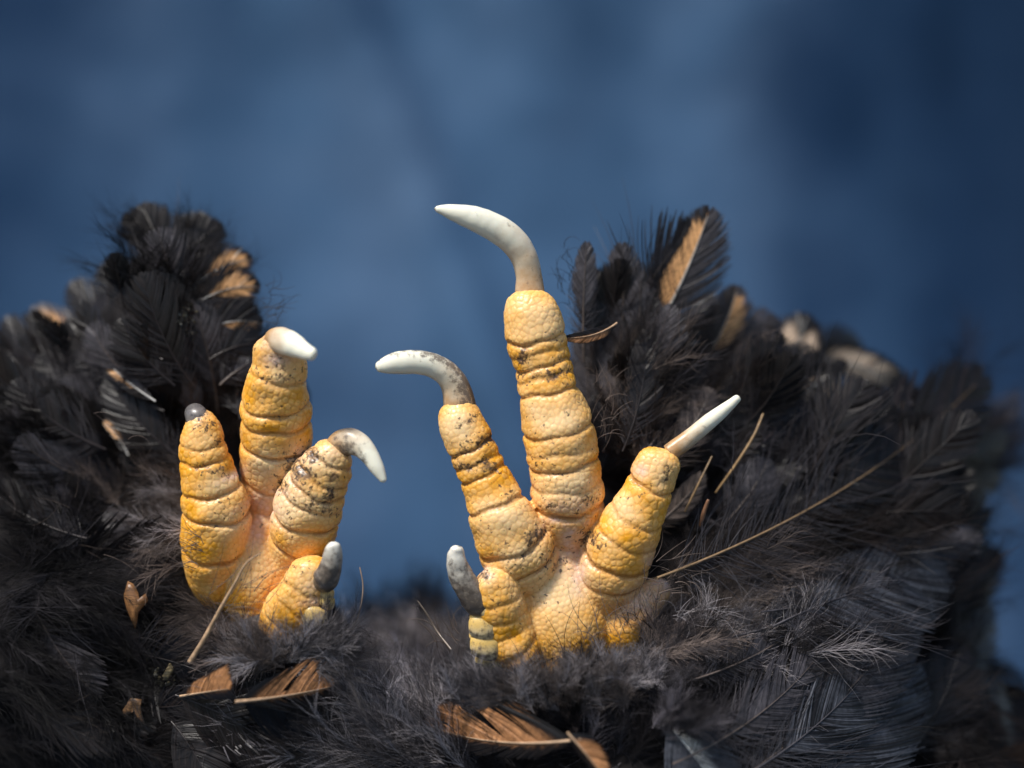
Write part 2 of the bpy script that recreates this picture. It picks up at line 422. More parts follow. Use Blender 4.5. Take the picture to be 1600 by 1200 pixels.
# --- the spread foot
toesR = [
 dict(pts=[(884,850,45,40),(886,805,20,54),(886,769,8,57),(880,722,0,54),(872,670,-4,56),(858,618,-6,47),(848,573,-6,43),(838,535,-8,46),(832,497,-10,46),(828,472,-8,38),(827,456,-6,30),(827,446,-6,24)],
      creases=[(786,6,4.5,-10),(757,2.5,4,-8),(723,5,4,-9),(702,2,3.5,-8),(672,5,4,-14),(612,5.5,4,-3),(590,3,3.5,-4),(572,5,3.5,-3),(551,2,3,-3),(529,5.5,3.5,-6)]),
 dict(pts=[(845,930,60,42),(820,885,20,58),(803,850,2,58),(783,808,-8,51),(768,772,-8,43),(752,735,-8,38),(738,700,-10,36),(723,668,-12,35),(717,646,-10,32),(715,630,-10,27),(713,620,-10,23)],
      creases=[(872,6,4.5,-10),(845,4.5,4,-10),(790,5.5,4,-8),(742,5,3.5,-5),(722,3,3,-4),(697,5.5,3.5,-6)]),
 dict(pts=[(938,975,70,34),(948,925,30,47),(960,880,10,54),(978,838,-2,52),(998,797,-10,43),(1013,762,-14,37),(1027,730,-18,35),(1037,708,-18,29),(1040,700,-18,24)],
      creases=[(905,5,4.5,-10),(872,5,4.5,-16),(838,3,4,-12),(806,3,4,-10),(757,5.5,3.5,-8)]),
 dict(pts=[(850,1105,150,34),(828,1060,50,37),(808,1020,10,41),(790,985,5,44),(779,948,-8,43),(770,915,-18,37),(762,897,-24,29),(758,890,-26,22)],
      creases=[(1012,3,4,-6),(986,2.5,4,-6),(960,2.5,3.5,-5),(932,2.5,3.5,-5)]),
]
padsR = [
 dict(pts=[(925,1150,240,66),(908,1080,140,74),(893,1020,52,74),(882,975,34,74),(872,930,32,66),(870,890,34,52),(874,850,40,38),(878,815,48,28)], asp=0.72, creases=[(842,3,4,4),(1000,3,6,-10)]),
 dict(pts=[(940,1040,90,40),(970,985,36,42),(993,955,28,36),(1016,932,36,28),(1040,915,64,17)], asp=0.8, creases=[]),
]
soilR = [(815,560,22,16,60,1.0),(862,585,40,14,5,0.9),(880,560,14,26,90,.5),(830,588,34,12,0,.8),(880,600,22,9,0,.7),(850,530,46,8,0,.5),(845,720,30,14,0,.55),(880,690,40,40,0,.35),(915,780,30,14,10,.7),(860,790,40,12,0,.6),
         (752,690,13,50,-65,1.0),(735,655,10,24,-70,.9),(765,730,26,14,-20,1.0),(728,728,26,10,-15,1.0),(790,770,14,24,-60,.6),(835,835,18,22,-60,1.0),(815,870,40,8,40,.8),(770,800,40,20,0,.35),(800,850,50,30,0,.35),
         (920,838,18,26,60,1.0),(930,850,14,20,60,.9),(1000,780,30,20,0,.45),(1042,740,12,20,0,.8),(990,830,40,30,0,.25),(870,880,50,30,0,.55),(850,930,40,20,0,.3),(872,750,50,40,0,.28),(780,940,30,40,0,.3),(758,900,18,14,0,.9),(730,960,12,40,0,.8)]
whiteR = [(893,850,22,42,0,1.0),(905,890,14,40,0,.9),(870,812,26,8,0,.8),(1010,940,50,36,10,.9),(1020,880,18,36,0,.7),(1045,915,40,24,0,1.),(912,815,18,14,0,.7),(1000,735,14,14,0,.9),(757,892,16,12,0,.8),(890,792,50,14,0,.6),(850,830,14,20,0,.5),(815,1040,24,20,0,.5)]
paleR = [(835,500,42,36,0,.8),(845,560,34,30,0,.35),(865,650,44,34,0,.85),(875,705,40,22,0,.6),(885,760,52,30,0,.85),(716,665,26,34,0,.85),(735,720,26,30,0,.4),(785,815,46,36,0,.8),(815,870,46,30,0,.7),(1030,735,28,30,0,.6),(975,800,26,26,0,.55),(950,860,28,30,0,.35),
         (865,920,60,50,0,.95),(860,970,40,36,0,.6),(880,1010,26,30,0,.3),(760,900,20,16,0,.6),(800,1010,16,14,0,.4)]
foot_r = build_foot(leg_r, toesR, padsR, soilR, whiteR, paleR, 11); foot_r['label'] = 'yellow foot with toes spread wide and long curved claws'
build_horn('claw', foot_r, M_CLAW, [(829,485,-6,24),(828,455,-6,23),(826,430,-8,20.5),(819,402,-12,21),(801,376,-18,22.5),(773,356,-24,22),(742,342,-30,19.5),(712,333,-35,14),(692,328,-38,8.5),(678,326,-40,3)], soil=0.35, under=0.05)
build_horn('claw', foot_r, M_CLAW, [(722,660,-8,26),(718,630,-8,25),(711,603,-12,22),(698,584,-18,20),(676,571,-24,19),(650,566,-30,18.5),(622,567,-36,17.5),(602,571,-40,13),(586,575,-42,6)], soil=0.75, under=0.55)
build_horn('claw', foot_r, M_CLAW, [(1046,708,-16,14),(1062,696,-16,14),(1080,682,-17,13.5),(1105,661,-20,12.5),(1130,641,-24,10),(1148,626,-27,7),(1156,619,-28,5)], soil=0.35, asp=0.9)
build_horn('claw', foot_r, M_CLAW_DIRTY, [(778,952,-10,20),(754,944,-22,24),(734,923,-30,22),(720,897,-37,19),(713,874,-42,16),(716,852,-46,9)], soil=0.8, rough=2.6, label='stubby grey claw with a pale tip on the short back toe')
for (x, y, rx, ry, dd) in ((760,952,18,10,-28),(754,979,21,15,-24),(758,1008,23,16,-18),(753,964,19,7,-22),(748,994,15,6,-12),(768,1031,26,9,0)):
    build_horn('scute', foot_r, M_SCUTE, [(x-rx*.1, y+ry, dd+3, rx*.9),(x, y+ry*.5, dd-2, rx),(x, y-ry*.5, dd-2, rx),(x+rx*.1, y-ry, dd+3, rx*.9)], asp=0.5, soil=0.75, n=24, m=28, tipround=0.5)

# --- the curled foot
toesL = [
 dict(pts=[(414,800,80,34),(418,770,60,42),(425,730,40,51),(431,690,22,56),(431,645,4,55),(431,605,-14,48),(437,572,-26,42),(433,545,-34,38),(428,528,-38,31),(424,518,-40,20)],
      creases=[(752,4,4,-8),(697,6,4.5,-6),(658,5.5,4.5,-10),(628,5,4,-12),(583,4,3.5,-10)]),
 dict(pts=[(345,935,70,34),(331,895,45,40),(333,855,30,50),(337,815,22,54),(336,788,16,52),(327,748,8,43),(319,705,2,37),(316,672,-2,31),(312,652,-2,22),(308,642,0,14)],
      creases=[(862,4.5,4.5,-10),(802,6,4.5,-12),(763,6,4,-10),(718,5,3.5,-7),(693,2.5,3,-6)]),
 dict(pts=[(455,890,60,40),(467,855,36,47),(474,825,18,52),(484,785,2,52),(500,748,-14,45),(515,722,-24,38),(527,702,-30,29),(534,692,-32,20)],
      creases=[(845,5,4.5,-8),(810,5.5,4.5,-10),(777,3,3.5,-8),(757,5,3.5,-8),(738,4,3.5,-7),(716,4,3,-6)]),
 dict(pts=[(430,1010,110,36),(446,985,45,46),(463,955,4,49),(478,925,-12,42),(486,898,-20,37),(489,878,-22,30),(490,866,-22,20)],
      creases=[(985,3,4,-6),(960,3,4,-6),(938,2.5,3.5,-5),(915,2.5,3.5,-5)]),
]
padsL = [
 dict(pts=[(420,1010,120,60),(405,955,80,62),(398,910,58,60),(400,868,52,50),(410,830,58,36),(418,790,70,26)], asp=0.7, creases=[(925,2,5,-8)]),
]
soilL = [(430,530,30,16,0,.8),(425,556,36,12,0,.5),(440,590,40,10,0,.9),(440,575,40,12,0,.6),(400,580,14,20,0,.5),(420,640,50,40,0,.25),
         (312,650,26,16,0,.9),(318,665,24,14,0,.9),(340,690,14,20,-40,.8),(330,735,40,12,0,.7),(350,800,40,30,0,.4),(312,760,40,16,0,.4),
         (470,735,22,40,45,1.1),(488,712,16,30,45,1.0),(440,760,14,20,30,.9),(515,780,16,40,-10,.9),(490,790,40,24,0,.65),(520,745,14,16,0,.8),(450,830,30,20,0,.4),(400,890,40,30,0,.25),(480,890,30,20,0,.3),(505,950,22,26,0,.9)]
whiteL = [(432,562,22,12,0,1.),(418,535,20,14,0,.7),(412,790,26,34,0,1.),(398,830,18,24,0,.8),(366,742,24,7,25,.9),(388,786,26,7,30,.9),(300,645,20,14,0,.8),(430,770,34,10,0,.7),(470,710,14,20,45,.6),(456,752,10,18,45,.6),(500,915,24,10,10,.7),(490,940,26,8,10,.6),(525,700,18,14,0,.5)]
paleL = [(440,580,36,24,0,.7),(430,640,40,20,0,.3),(425,730,40,26,0,.85),(320,690,30,24,0,.55),(345,760,30,18,0,.7),(360,815,36,26,0,.75),(505,720,34,26,0,.9),(470,790,46,30,0,.95),(520,770,16,40,0,.5),(465,840,24,16,0,.4),(400,890,50,40,0,.7),(480,900,26,24,0,.6),(440,930,20,20,0,.3)]
foot_l = build_foot(leg_l, toesL, padsL, soilL, whiteL, paleL, 23); foot_l['label'] = 'yellow foot with its toes curled close together'
build_horn('claw', foot_l, M_CLAW, [(424,531,-42,16),(434,531,-56,21),(448,535,-72,20.5),(464,542,-86,17),(478,549,-98,13),(489,554,-106,9.5),(494,556,-109,7)], soil=0.2, asp=0.8, rough=1.8)
build_horn('claw', foot_l, M_CLAW_DARK, [(312,664,-6,17),(307,652,-6,18),(302,643,0,15),(299,637,10,9)], soil=0.6, rough=2.2, label='tiny worn dark claw on the outer toe', n=30)
build_horn('claw', foot_l, M_CLAW, [(524,703,-28,20),(534,694,-34,22),(548,690,-42,21),(564,697,-50,18),(578,713,-56,14),(590,733,-60,10.5),(598,748,-62,6),(600,754,-63,4)], soil=0.8, under=0.3)
build_horn('claw', foot_l, M_CLAW_DIRTY, [(498,912,-40,14),(507,906,-50,21),(514,892,-58,19),(519,872,-64,16),(521,856,-68,12),(520,846,-70,8)], soil=0.75, rough=2.4, label='upright grey claw with pale tip on the short back toe')
for (x, y, rx, ry, dd) in ((491,963,20,15,-34),(508,938,15,7,-30),(506,925,16,6,-32),(500,985,18,10,-24)):
    build_horn('scute', foot_l, M_SCUTE, [(x-rx*.1, y+ry, dd+3, rx*.9),(x, y+ry*.5, dd-2, rx),(x, y-ry*.5, dd-2, rx),(x+rx*.1, y-ry, dd+3, rx*.9)], asp=0.5, soil=0.7, n=24, m=28, tipround=0.5)
# ------------------------------------------------------------------ plumage: the dark matted bulk under the feathers
def bulk(parent, ells, seed):
    V, Fc = [], []; nb = 0
    nu, nv = 48, 28
    u = np.linspace(0, 2*math.pi, nu, endpoint=False); v = np.linspace(0, math.pi, nv)
    for (x, y, d, rx, ry, rd) in ells:
        c = P(x, y, d); k = (D+d)/D
        Uu, Vv = np.meshgrid(u, v)
        p = np.stack([rx*k*np.sin(Vv)*np.cos(Uu), rd*np.sin(Vv)*np.sin(Uu), ry*k*np.cos(Vv)], -1).reshape(-1, 3)+c
        i = np.arange(nv*nu).reshape(nv, nu); j = np.roll(i, -1, 1)
        Fc.append(np.stack([i[:-1].ravel(), i[1:].ravel(), j[1:].ravel(), j[:-1].ravel()], 1)+nb); V.append(p); nb += len(p)
    V = np.vstack(V); Fc = np.vstack(Fc)
    me = bpy.data.meshes.new('tmp'); me.from_pydata(V.tolist(), [], Fc.tolist()); me.update()
    o = bpy.data.objects.new('tmp', me); col.objects.link(o)
    md = o.modifiers.new('r', 'REMESH'); md.mode = 'VOXEL'; md.voxel_size = 10
    ms = o.modifiers.new('s', 'SMOOTH'); ms.factor = 0.5; ms.iterations = 6
    m2 = bpy.data.meshes.new_from_object(o.evaluated_get(bpy.context.evaluated_depsgraph_get()))
    n = len(m2.vertices)
    co = np.zeros(n*3, np.float32); m2.vertices.foreach_get('co', co); co = co.reshape(-1, 3).astype(float)
    no = np.zeros(n*3, np.float32); m2.vertices.foreach_get('normal', no); no = no.reshape(-1, 3).astype(float)
    fq = np.zeros(len(m2.loops), np.int32); m2.loops.foreach_get('vertex_index', fq); fq = fq.reshape(-1, 4)
    bpy.data.objects.remove(o); bpy.data.meshes.remove(me); bpy.data.meshes.remove(m2)
    co += no*((hash_noise(co/60, seed)-0.5)*40+(hash_noise(co/24, seed+1)-0.5)*18)[:, None]
    ob = link('plumage', mesh('plumage', co, fq), parent, M_UNDER)
    return BVHTree.FromPolygons(co.tolist(), fq.tolist())
BV = {}
BV['L'] = bulk(leg_l, [(265,535,270,105,150,190),(120,680,340,175,165,230),(70,920,270,220,230,230),(250,1090,230,190,150,180),(345,800,270,95,150,170),(410,640,260,60,110,120),(420,1000,190,110,90,110),(420,1090,70,110,85,95),(-80,1100,300,200,200,180)], 1)
BV['R'] = bulk(leg_r, [(985,640,230,75,165,150),(1130,690,330,120,150,230),(1270,790,430,180,190,310),(1400,960,480,110,230,310),(1180,1030,250,180,150,210),(1430,1140,340,110,140,240),(960,900,210,100,140,140),(1130,860,260,110,110,180),(1050,1040,90,80,70,80),(1560,1200,450,130,130,200),(1290,1230,260,190,140,200)], 2)
BV['B'] = bulk(body, [(700,1270,120,420,150,180),(1010,1200,110,230,130,170),(440,1190,180,180,130,170),(680,1110,470,130,150,150),(900,1130,90,130,62,120)], 3)
PAR = {'L': leg_l, 'R': leg_r, 'B': body}
def surf(px, py, keys='LRB', default=None):
    o = Vector((0, -D, 0)); best = None
    tgt = Vector(P(px, py, 0))
    dr = (tgt-o).normalized()
    for k in keys:
        r = BV[k].ray_cast(o, dr, 20000)
        if r[0] is not None and (best is None or r[3] < best): best = r[3]; hit = r[0]
    if best is None: return default
    return hit[1]

# ------------------------------------------------------------------ pigments
K = np.array((0.0050, 0.0042, 0.0046)); KB = np.array((0.0135, 0.0100, 0.0095)); G = np.array((0.062, 0.056, 0.062)); TP = np.array((0.120, 0.092, 0.078))
LG = np.array((0.22, 0.20, 0.205)); TAN = np.array((0.50, 0.27, 0.115)); BRN = np.array((0.33, 0.155, 0.066)); WH = np.array((0.62, 0.60, 0.56)); BG = np.array((0.060, 0.064, 0.078))
def lerp(a, b, t): return a+(b-a)*t

def pig(kind, t, u, side, rng):
    """pigment of the vane at t (base->tip), u (shaft->edge, 0..1) on a side (+1/-1)"""
    n = t.shape
    c = np.broadcast_to(K, n+(3,)).copy()
    j = rng.normal(0, 1, n[:1]+(1,)*(len(n)-1))*np.ones(n)
    if kind == 'black': c = lerp(c, KB, np.clip(0.4+0.4*j, 0, 1)[..., None])
    elif kind == 'grey': c = lerp(c, G, np.clip(0.75+0.3*j-0.4*u*(t > .8), 0, 1)[..., None])
    elif kind == 'sheen': c = lerp(K, BG, np.clip(0.42+0.40*j+0.25*np.sin(t*23+u*5), 0, 1)[..., None])  # blue-grey gloss painted as streaks into the vane pigment
    elif kind in ('tanL', 'tanR', 'tan2'):
        c = lerp(c, G if side < 0 else KB, np.clip(0.6+0.3*j, 0, 1)[..., None])
        on = (kind == 'tan2') or (side > 0) == (kind == 'tanL')
        if on:
            w = 0.62*(1-sstep(0.80, 0.97, t))*sstep(0.22, 0.5, t)+0.05*j
            m = 1-sstep(w-0.06, w+0.06, u)
            c = lerp(c, TAN*(1+0.15*j[..., None]), m[..., None]*(sstep(0.2, 0.4, t))[..., None])
    elif kind in ('brownL', 'brownR'):
        on = (side > 0) == (kind == 'brownL')
        if on:
            m = (1-sstep(0.86, 0.97, u+0.03*j))*sstep(0.08, 0.25, t)
            c = lerp(c, BRN*(1+0.18*j[..., None]), m[..., None])
        else:
            m = (1-sstep(0.10, 0.2, u+0.02*j))
            c = lerp(lerp(K, KB, 0.5)*np.ones(n+(3,)), BRN*0.9, m[..., None])
    elif kind == 'cream':
        m = (1-sstep(0.55, 0.75, u+0.06*j))*(1-sstep(0.62, 0.82, t))*sstep(0.15, 0.35, t)
        c = lerp(c, np.array((0.56, 0.42, 0.30))*(1+0.2*j[..., None]), m[..., None])
    elif kind == 'taupe': c = lerp(KB*np.ones(n+(3,)), TP, np.clip(0.6+0.3*j, 0, 1)[..., None])
    elif kind == 'white': c = lerp(BG*np.ones(n+(3,)), WH, np.clip((0.95 if side > 0 else 0.0)*np.ones(n)*(1-sstep(0.12, 0.4, u)), 0, 1)[..., None])
    return c
SHAFT = dict(black=KB*2, grey=TP, sheen=G, tanL=WH*0.9, tanR=WH*0.9, tan2=WH*0.8, brownL=np.array((.5, .33, .2)), brownR=np.array((.5, .33, .2)), taupe=TP*1.6, cream=WH*0.9, white=WH*1.1)
FN = [0]
def feather(parent, base, tip, width, kind='black', bend=0.0, bow=0.0, roll=0.0, n=None, down=0.28, split=0.22, asym=(1.0, 1.0), shaft=1.6, name='feather',
            gaps=(), thin=1.0, ang0=52, ang1=26, label=None, t0=0.02, camber=0.22, shaftcol=None, wedge=False, fray=0.04):
    FN[0] += 1
    rng = np.random.default_rng(FN[0]*37+5)
    p0, p1 = P(*base), P(*tip); L = np.linalg.norm(p1-p0); ax = (p1-p0)/L
    view = np.array([0, -1.0, 0.0]); pr = unit(np.cross(view, ax))
    N0 = unit(np.cross(ax, pr))                   # faces the viewer
    ca, sa = math.cos(math.radians(roll)), math.sin(math.radians(roll))
    mid = (p0+p1)/2+pr*bend*L+N0*bow*L
    n = int(np.clip(L/1.7, 40, 200)) if n is None else n
    def rach(t):
        t = np.asarray(t)[..., None]; return (1-t)**2*p0+2*t*(1-t)*mid+t*t*p1
    def outline(t):
        q = np.clip(t/1.03, 0, 1)
        if wedge: return (0.25+0.75*q)*(t < 1.03)
        return (sstep(0.0, 0.32, q)*0.70+0.30)*np.sqrt(np.clip(1-((q-0.45)/0.55).clip(0, 1)**2.3, 0, 1))*(t < 1.03)
    def tang(t):
        t = np.asarray(t)[..., None]; return unit(2*(1-t)*(mid-p0)+2*t*(p1-mid))
    V, Fq, Cc = [], [], []; nb = 0
    sp = L/n
    for side in (1, -1):
        t = np.linspace(t0, 0.995, n)+rng.normal(0, 0.15/n, n); t = np.clip(t, 0, 1)
        T = tang(t); Pb = rach(t)
        Sd = unit(np.cross(T, N0[None]))*(-side)
        Nn = unit(np.cross(Sd, T))*(-side)
        Nn = np.where((Nn@N0)[:, None] < 0, -Nn, Nn)
        Sr = unit(Sd*ca+Nn*sa*side); Nr = unit(Nn*ca-Sd*sa*side)
        k = np.interp(t*n/rng.uniform(5, 9), np.arange(60), rng.normal(0, 1, 60)); kk = np.floor(t*rng.uniform(7, 12)); cl = rng.normal(0, 1, 40)[kk.astype(int)]
        a0 = np.radians(lerp(ang0, ang1, t)+split*14*(0.5*cl+0.5*k)+rng.normal(0, 1.2, n)*(1+7*(t < down)))
        dn = 1-sstep(down*0.7, down*1.25+1e-4, t)              # downy foot of the feather
        am = a0*0.80                                            # every barb ends on the rounded outline of the vane
        lo, hi = np.zeros(n), np.full(n, 3.0*width)
        sc_ = asym[0 if side > 0 else 1]
        for _ in range(18):
            md_ = (lo+hi)/2; te = t+md_*np.cos(am)/L
            out = md_*np.sin(am) > width*sc_*outline(te)
            hi = np.where(out, md_, hi); lo = np.where(out, lo, md_)
        ln = (lo+hi)/2*(1+rng.normal(0, fray, n)+dn*rng.normal(0.05, 0.25, n))+1.0
        for (g0, g1) in gaps: ln = ln*np.where((t > g0) & (t < g1), 0.12, 1)
        m = 6; u = np.linspace(0, 1, m)
        aa = a0[:, None]*(1-0.42*u[None])+dn[:, None]*rng.normal(0, 0.5, (n, 1))*u[None]
        step = (ln/(m-1))[:, None]
        dx = np.cumsum(np.c_[np.zeros(n), (np.cos(aa)*step)[:, :-1]], 1); dy = np.cumsum(np.c_[np.zeros(n), (np.sin(aa)*step)[:, :-1]], 1)
        z = -camber*dy*u[None]+(dn*rng.normal(0, 0.35, n))[:, None]*dy*u[None]+rng.normal(0, 0.5, n)[:, None]*u[None]
        q = Pb[:, None]+T[:, None]*dx[..., None]+Sr[:, None]*dy[..., None]+Nr[:, None]*z[..., None]
        hw = (sp*0.62*thin*lerp(1.0, 0.22, dn))[:, None]*np.maximum(1.15-0.85*u[None]**4, 0.12)*np.ones((n, m))
        wd = unit(T[:, None]*np.sin(aa)[..., None]-Sr[:, None]*np.cos(aa)[..., None])
        tw = (Nr*rng.normal(0, 0.22, n)[:, None])[:, None]
        A = q+(wd+tw)*hw[..., None]; B = q-(wd+tw)*hw[..., None]
        vv = np.stack([A, B], 2).reshape(-1, 3)
        i = (np.arange(n)[:, None]*m+np.arange(m-1)[None])*2
        f = np.stack([i, i+1, i+3, i+2], -1).reshape(-1, 4)+nb
        cc = pig(kind, np.repeat(t[:, None], m, 1), np.repeat(u[None], n, 0), side, rng)
        cc = lerp(cc, (TP if kind in ('taupe', 'brownL', 'brownR') else G)*0.8, (dn*0.6)[:, None, None])
        cc = np.repeat(cc[:, :, None], 2, 2).reshape(-1, 3)
        V.append(vv); Fq.append(f); Cc.append(cc); nb += len(vv)
    me = mesh(name, np.vstack(V), np.vstack(Fq)); set_col(me, 'pigment', np.clip(np.vstack(Cc), 0.002, 0.9))
    o = link(name, me, parent, M_FEATHER)
    if label: o['label'] = label
    # shaft
    ts = np.linspace(-0.03, 0.97, 22); c = rach(ts); T = tang(ts); A = unit(np.cross(T, N0[None])); Bn = np.cross(T, A)
    r = shaft*(1.05-0.85*np.clip(ts, 0, 1)); th = np.linspace(0, 2*math.pi, 6, endpoint=False)
    v = (c[:, None]+N0*0.6+A[:, None]*(np.cos(th)[None]*r[:, None])[..., None]+Bn[:, None]*(np.sin(th)[None]*r[:, None])[..., None]).reshape(-1, 3)
    i = np.arange(22*6).reshape(22, 6); j = np.roll(i, -1, 1)
    f = np.stack([i[:-1].ravel(), j[:-1].ravel(), j[1:].ravel(), i[1:].ravel()], 1)
    ms = mesh('quill', v, f)
    sk = SHAFT[kind] if shaftcol is None else np.array(shaftcol)
    sc = np.repeat(lerp(sk*np.ones((22, 3)), sk*0.45, np.clip(ts, 0, 1)[:, None]), 6, 0); set_col(ms, 'pigment', sc)
    link('quill', ms, o if not o.get('category') else o, M_QUILL)
    return o
# ------------------------------------------------------------------ the feathers one can tell apart (base px,py,depth -> tip px,py,depth)
def fe(k, b, t, *a, lay=None, **kw):
    if lay is not None:                                   # lie a little proud of the plumage
        db, dt = surf(b[0], min(b[1], 1195)), surf(t[0], min(t[1], 1195))
        b = (b[0], b[1], (b[2] if db is None else db-lay)); t = (t[0], t[1], (t[2] if dt is None else min(dt-lay, b[2]+170)))
    return feather(PAR[k], b, t, *a, **kw)
# filler feathers following the lie of the plumage; placed first so that the named ones lie over them
FLOW = {  # px, py, direction (deg, 0 = right, 90 = up), length
 'L': [(60,520,150,130),(140,480,120,130),(215,400,115,130),(300,400,75,120),(370,450,60,100),(400,540,75,90),(60,620,160,130),(180,560,110,130),(280,560,95,130),(350,600,85,110),(60,760,170,140),(170,720,140,120),(260,700,110,100),
       (90,880,-15,150),(200,860,-160,120),(90,1000,-20,150),(200,980,-30,110),(90,1120,-25,160),(230,1100,-10,120),(340,1130,-5,130),(360,1010,10,90),(440,1060,15,110)],
 'R': [(905,520,88,110),(930,620,80,120),(985,540,75,130),(1050,520,60,140),(1050,620,48,130),(1130,560,40,130),(1140,680,46,130),(1220,600,40,130),(1240,700,38,140),(1320,640,25,140),(1330,740,35,160),(1410,680,42,150),(1480,720,55,140),
       (1100,780,40,100),(1200,820,25,140),(1330,860,20,150),(1440,820,55,150),(1500,900,70,160),(1480,1000,80,170),(1500,1120,-70,150),(1130,930,10,110),(1230,960,20,140),(1350,980,45,150),(1140,1050,25,120),(1240,1080,40,150),(1350,1120,52,170),(1430,1080,65,160)],
 'B': [(600,1060,125,110),(680,1080,125,130),(560,1140,140,130),(680,1150,130,140),(780,1080,100,110),(850,1100,110,120),(950,1090,80,110),(1010,1130,70,120),(800,1170,130,130),(930,1170,70,120),(480,1110,165,120)],
}
def flow(k, x, y):
    a = np.array(FLOW[k], float); w = 1/((a[:, 0]-x)**2+(a[:, 1]-y)**2+400)**1.5
    an = np.radians(a[:, 2]); s, c = (w*np.sin(an)).sum(), (w*np.cos(an)).sum()
    return math.degrees(math.atan2(s, c)), (w*a[:, 3]).sum()/w.sum()
rng = np.random.default_rng(77)
SIL = {'L': [(-300,520),(0,498),(60,470),(150,428),(172,352),(240,318),(300,328),(345,365),(392,410),(415,490),(440,560),(480,620),(480,1300),(-300,1300)],
       'R': [(880,900),(878,520),(885,430),(902,385),(925,382),(938,430),(958,390),(985,372),(1060,330),(1115,330),(1116,390),(1085,455),(1130,455),(1210,505),(1255,500),(1320,540),(1415,605),(1480,600),(1570,680),(1562,760),(1545,850),(1560,1000),(1590,1100),(1610,1300),(800,1300)]}
def inside(k, x, y):
    if k not in SIL: return True
    p = SIL[k]; c = False
    for i in range(len(p)):
        (x1, y1), (x2, y2) = p[i], p[i-1]
        if (y1 > y) != (y2 > y) and x < (x2-x1)*(y-y1)/(y2-y1)+x1: c = not c
    return c
FILL = {'L': [(0,480,420,700,46),(0,700,280,900,20),(0,860,330,1190,26),(330,1000,520,1190,8)],
        'R': [(890,440,1060,760,26),(1040,500,1320,800,40),(1250,600,1500,900,26),(1350,800,1530,1190,30),(1080,820,1350,1190,14)],
        'B': [(540,1060,1050,1190,12)]}
for k, boxes in FILL.items():
    for (x0, y0, x1, y1, cnt) in boxes:
        made = 0; tries = 0
        pts = []
        while made < cnt and tries < cnt*25:
            tries += 1
            x, y = rng.uniform(x0, x1), rng.uniform(y0, y1)
            d = surf(x, y, k)
            if d is None or d > 900: continue
            if pts and min((x-a)**2+(y-b)**2 for a, b in pts) < 300: continue
            pts.append((x, y))
            an, L = flow(k, x, y); an += rng.normal(0, 15); L *= rng.choice([.7, .9, 1.1, 1.5])*rng.uniform(.9, 1.15)
            tx, ty = x+L*math.cos(math.radians(an)), y-L*math.sin(math.radians(an))
            if k != 'B' and 500 < tx < 880 and ty < 1020: continue
            if not inside(k, tx+(tx-x)*.06, ty+(ty-y)*.06): continue
            d2 = surf(tx, ty, k); d2 = d+rng.uniform(-10, 50) if d2 is None else min(d2, d+90)
            kind = rng.choice(['black', 'black', 'grey', 'tanL', 'tanR'] if (k == 'R' and x < 1340 or k == 'L' and y < 700) else ['black', 'black', 'grey', 'taupe'] if x < 1340 else ['black', 'black', 'black', 'black'], p=[.56, .25, .15, .02, .02] if (k == 'R' and x < 1340 or k == 'L' and y < 700) else [.4, .25, .25, .1])
            fe(k, (x, y, d+6), (tx, ty, d2-rng.uniform(8, 30)), L*rng.uniform(0.2, 0.42), kind, bend=rng.normal(0, 0.10), bow=rng.uniform(0.05, 0.16), roll=rng.normal(0, 22), down=rng.uniform(0.25, 0.5), split=rng.uniform(0.2, 1.1), n=64, fray=.09, asym=(rng.uniform(.7, 1.1), rng.uniform(.7, 1.1)))
            made += 1

# left mass
fe('L', (292,445,170),(196,338,150), 62,'black', bend=-0.24, bow=.1, split=.35, down=.2, asym=(1.15,.75))
fe('L', (282,470,140),(222,322,150), 50,'black', shaftcol=(.5,.46,.4), shaft=2.4, bend=-0.05, bow=.08, split=.25, down=.3, asym=(1.,.9))
fe('L', (285,440,150),(318,335,170), 44,'black', bend=.1, bow=.1, down=.2)
fe('L', (270,430,150),(345,352,160), 46,'black', bend=.15, bow=.1, down=.2)
fe('L', (300,452,120),(392,405,140), 40,'tan2', bend=.16, bow=.12, down=.15, asym=(.9,.8))
fe('L', (300,480,105),(404,448,130), 44,'tan2', bend=.18, bow=.12, down=.15, asym=(.95,.8))
fe('L', (315,520,95),(408,505,120), 42,'tanR', bend=.2, bow=.12, down=.15)
fe('L', (330,560,90),(425,540,120), 40,'black', bend=.2, bow=.12, down=.2)
fe('L', (345,600,85),(408,560,110), 30,'grey', bend=.1, bow=.1, down=.4)
fe('L', (150,560,230),(5,505,280), 46,'black', bend=.12, bow=.1)
fe('L', (190,560,210),(50,485,270), 50,'tanR', bend=.15, bow=.1)
fe('L', (215,520,200),(110,445,260), 46,'black', bend=.12, bow=.1)
fe('L', (235,500,190),(160,415,240), 40,'black', bend=.1, bow=.1)
fe('L', (240,625,80),(155,552,120), 13,'tanL', bend=.06, bow=.1, down=.05, asym=(1,.8))
fe('L', (200,710,110),(160,655,130), 9,'tan2', bend=-.1, down=.05)
fe('L', (20,810,110),(240,900,70), 46,'grey', bend=.08, bow=.06, down=.75, split=.5, thin=.4, shaft=2.0)
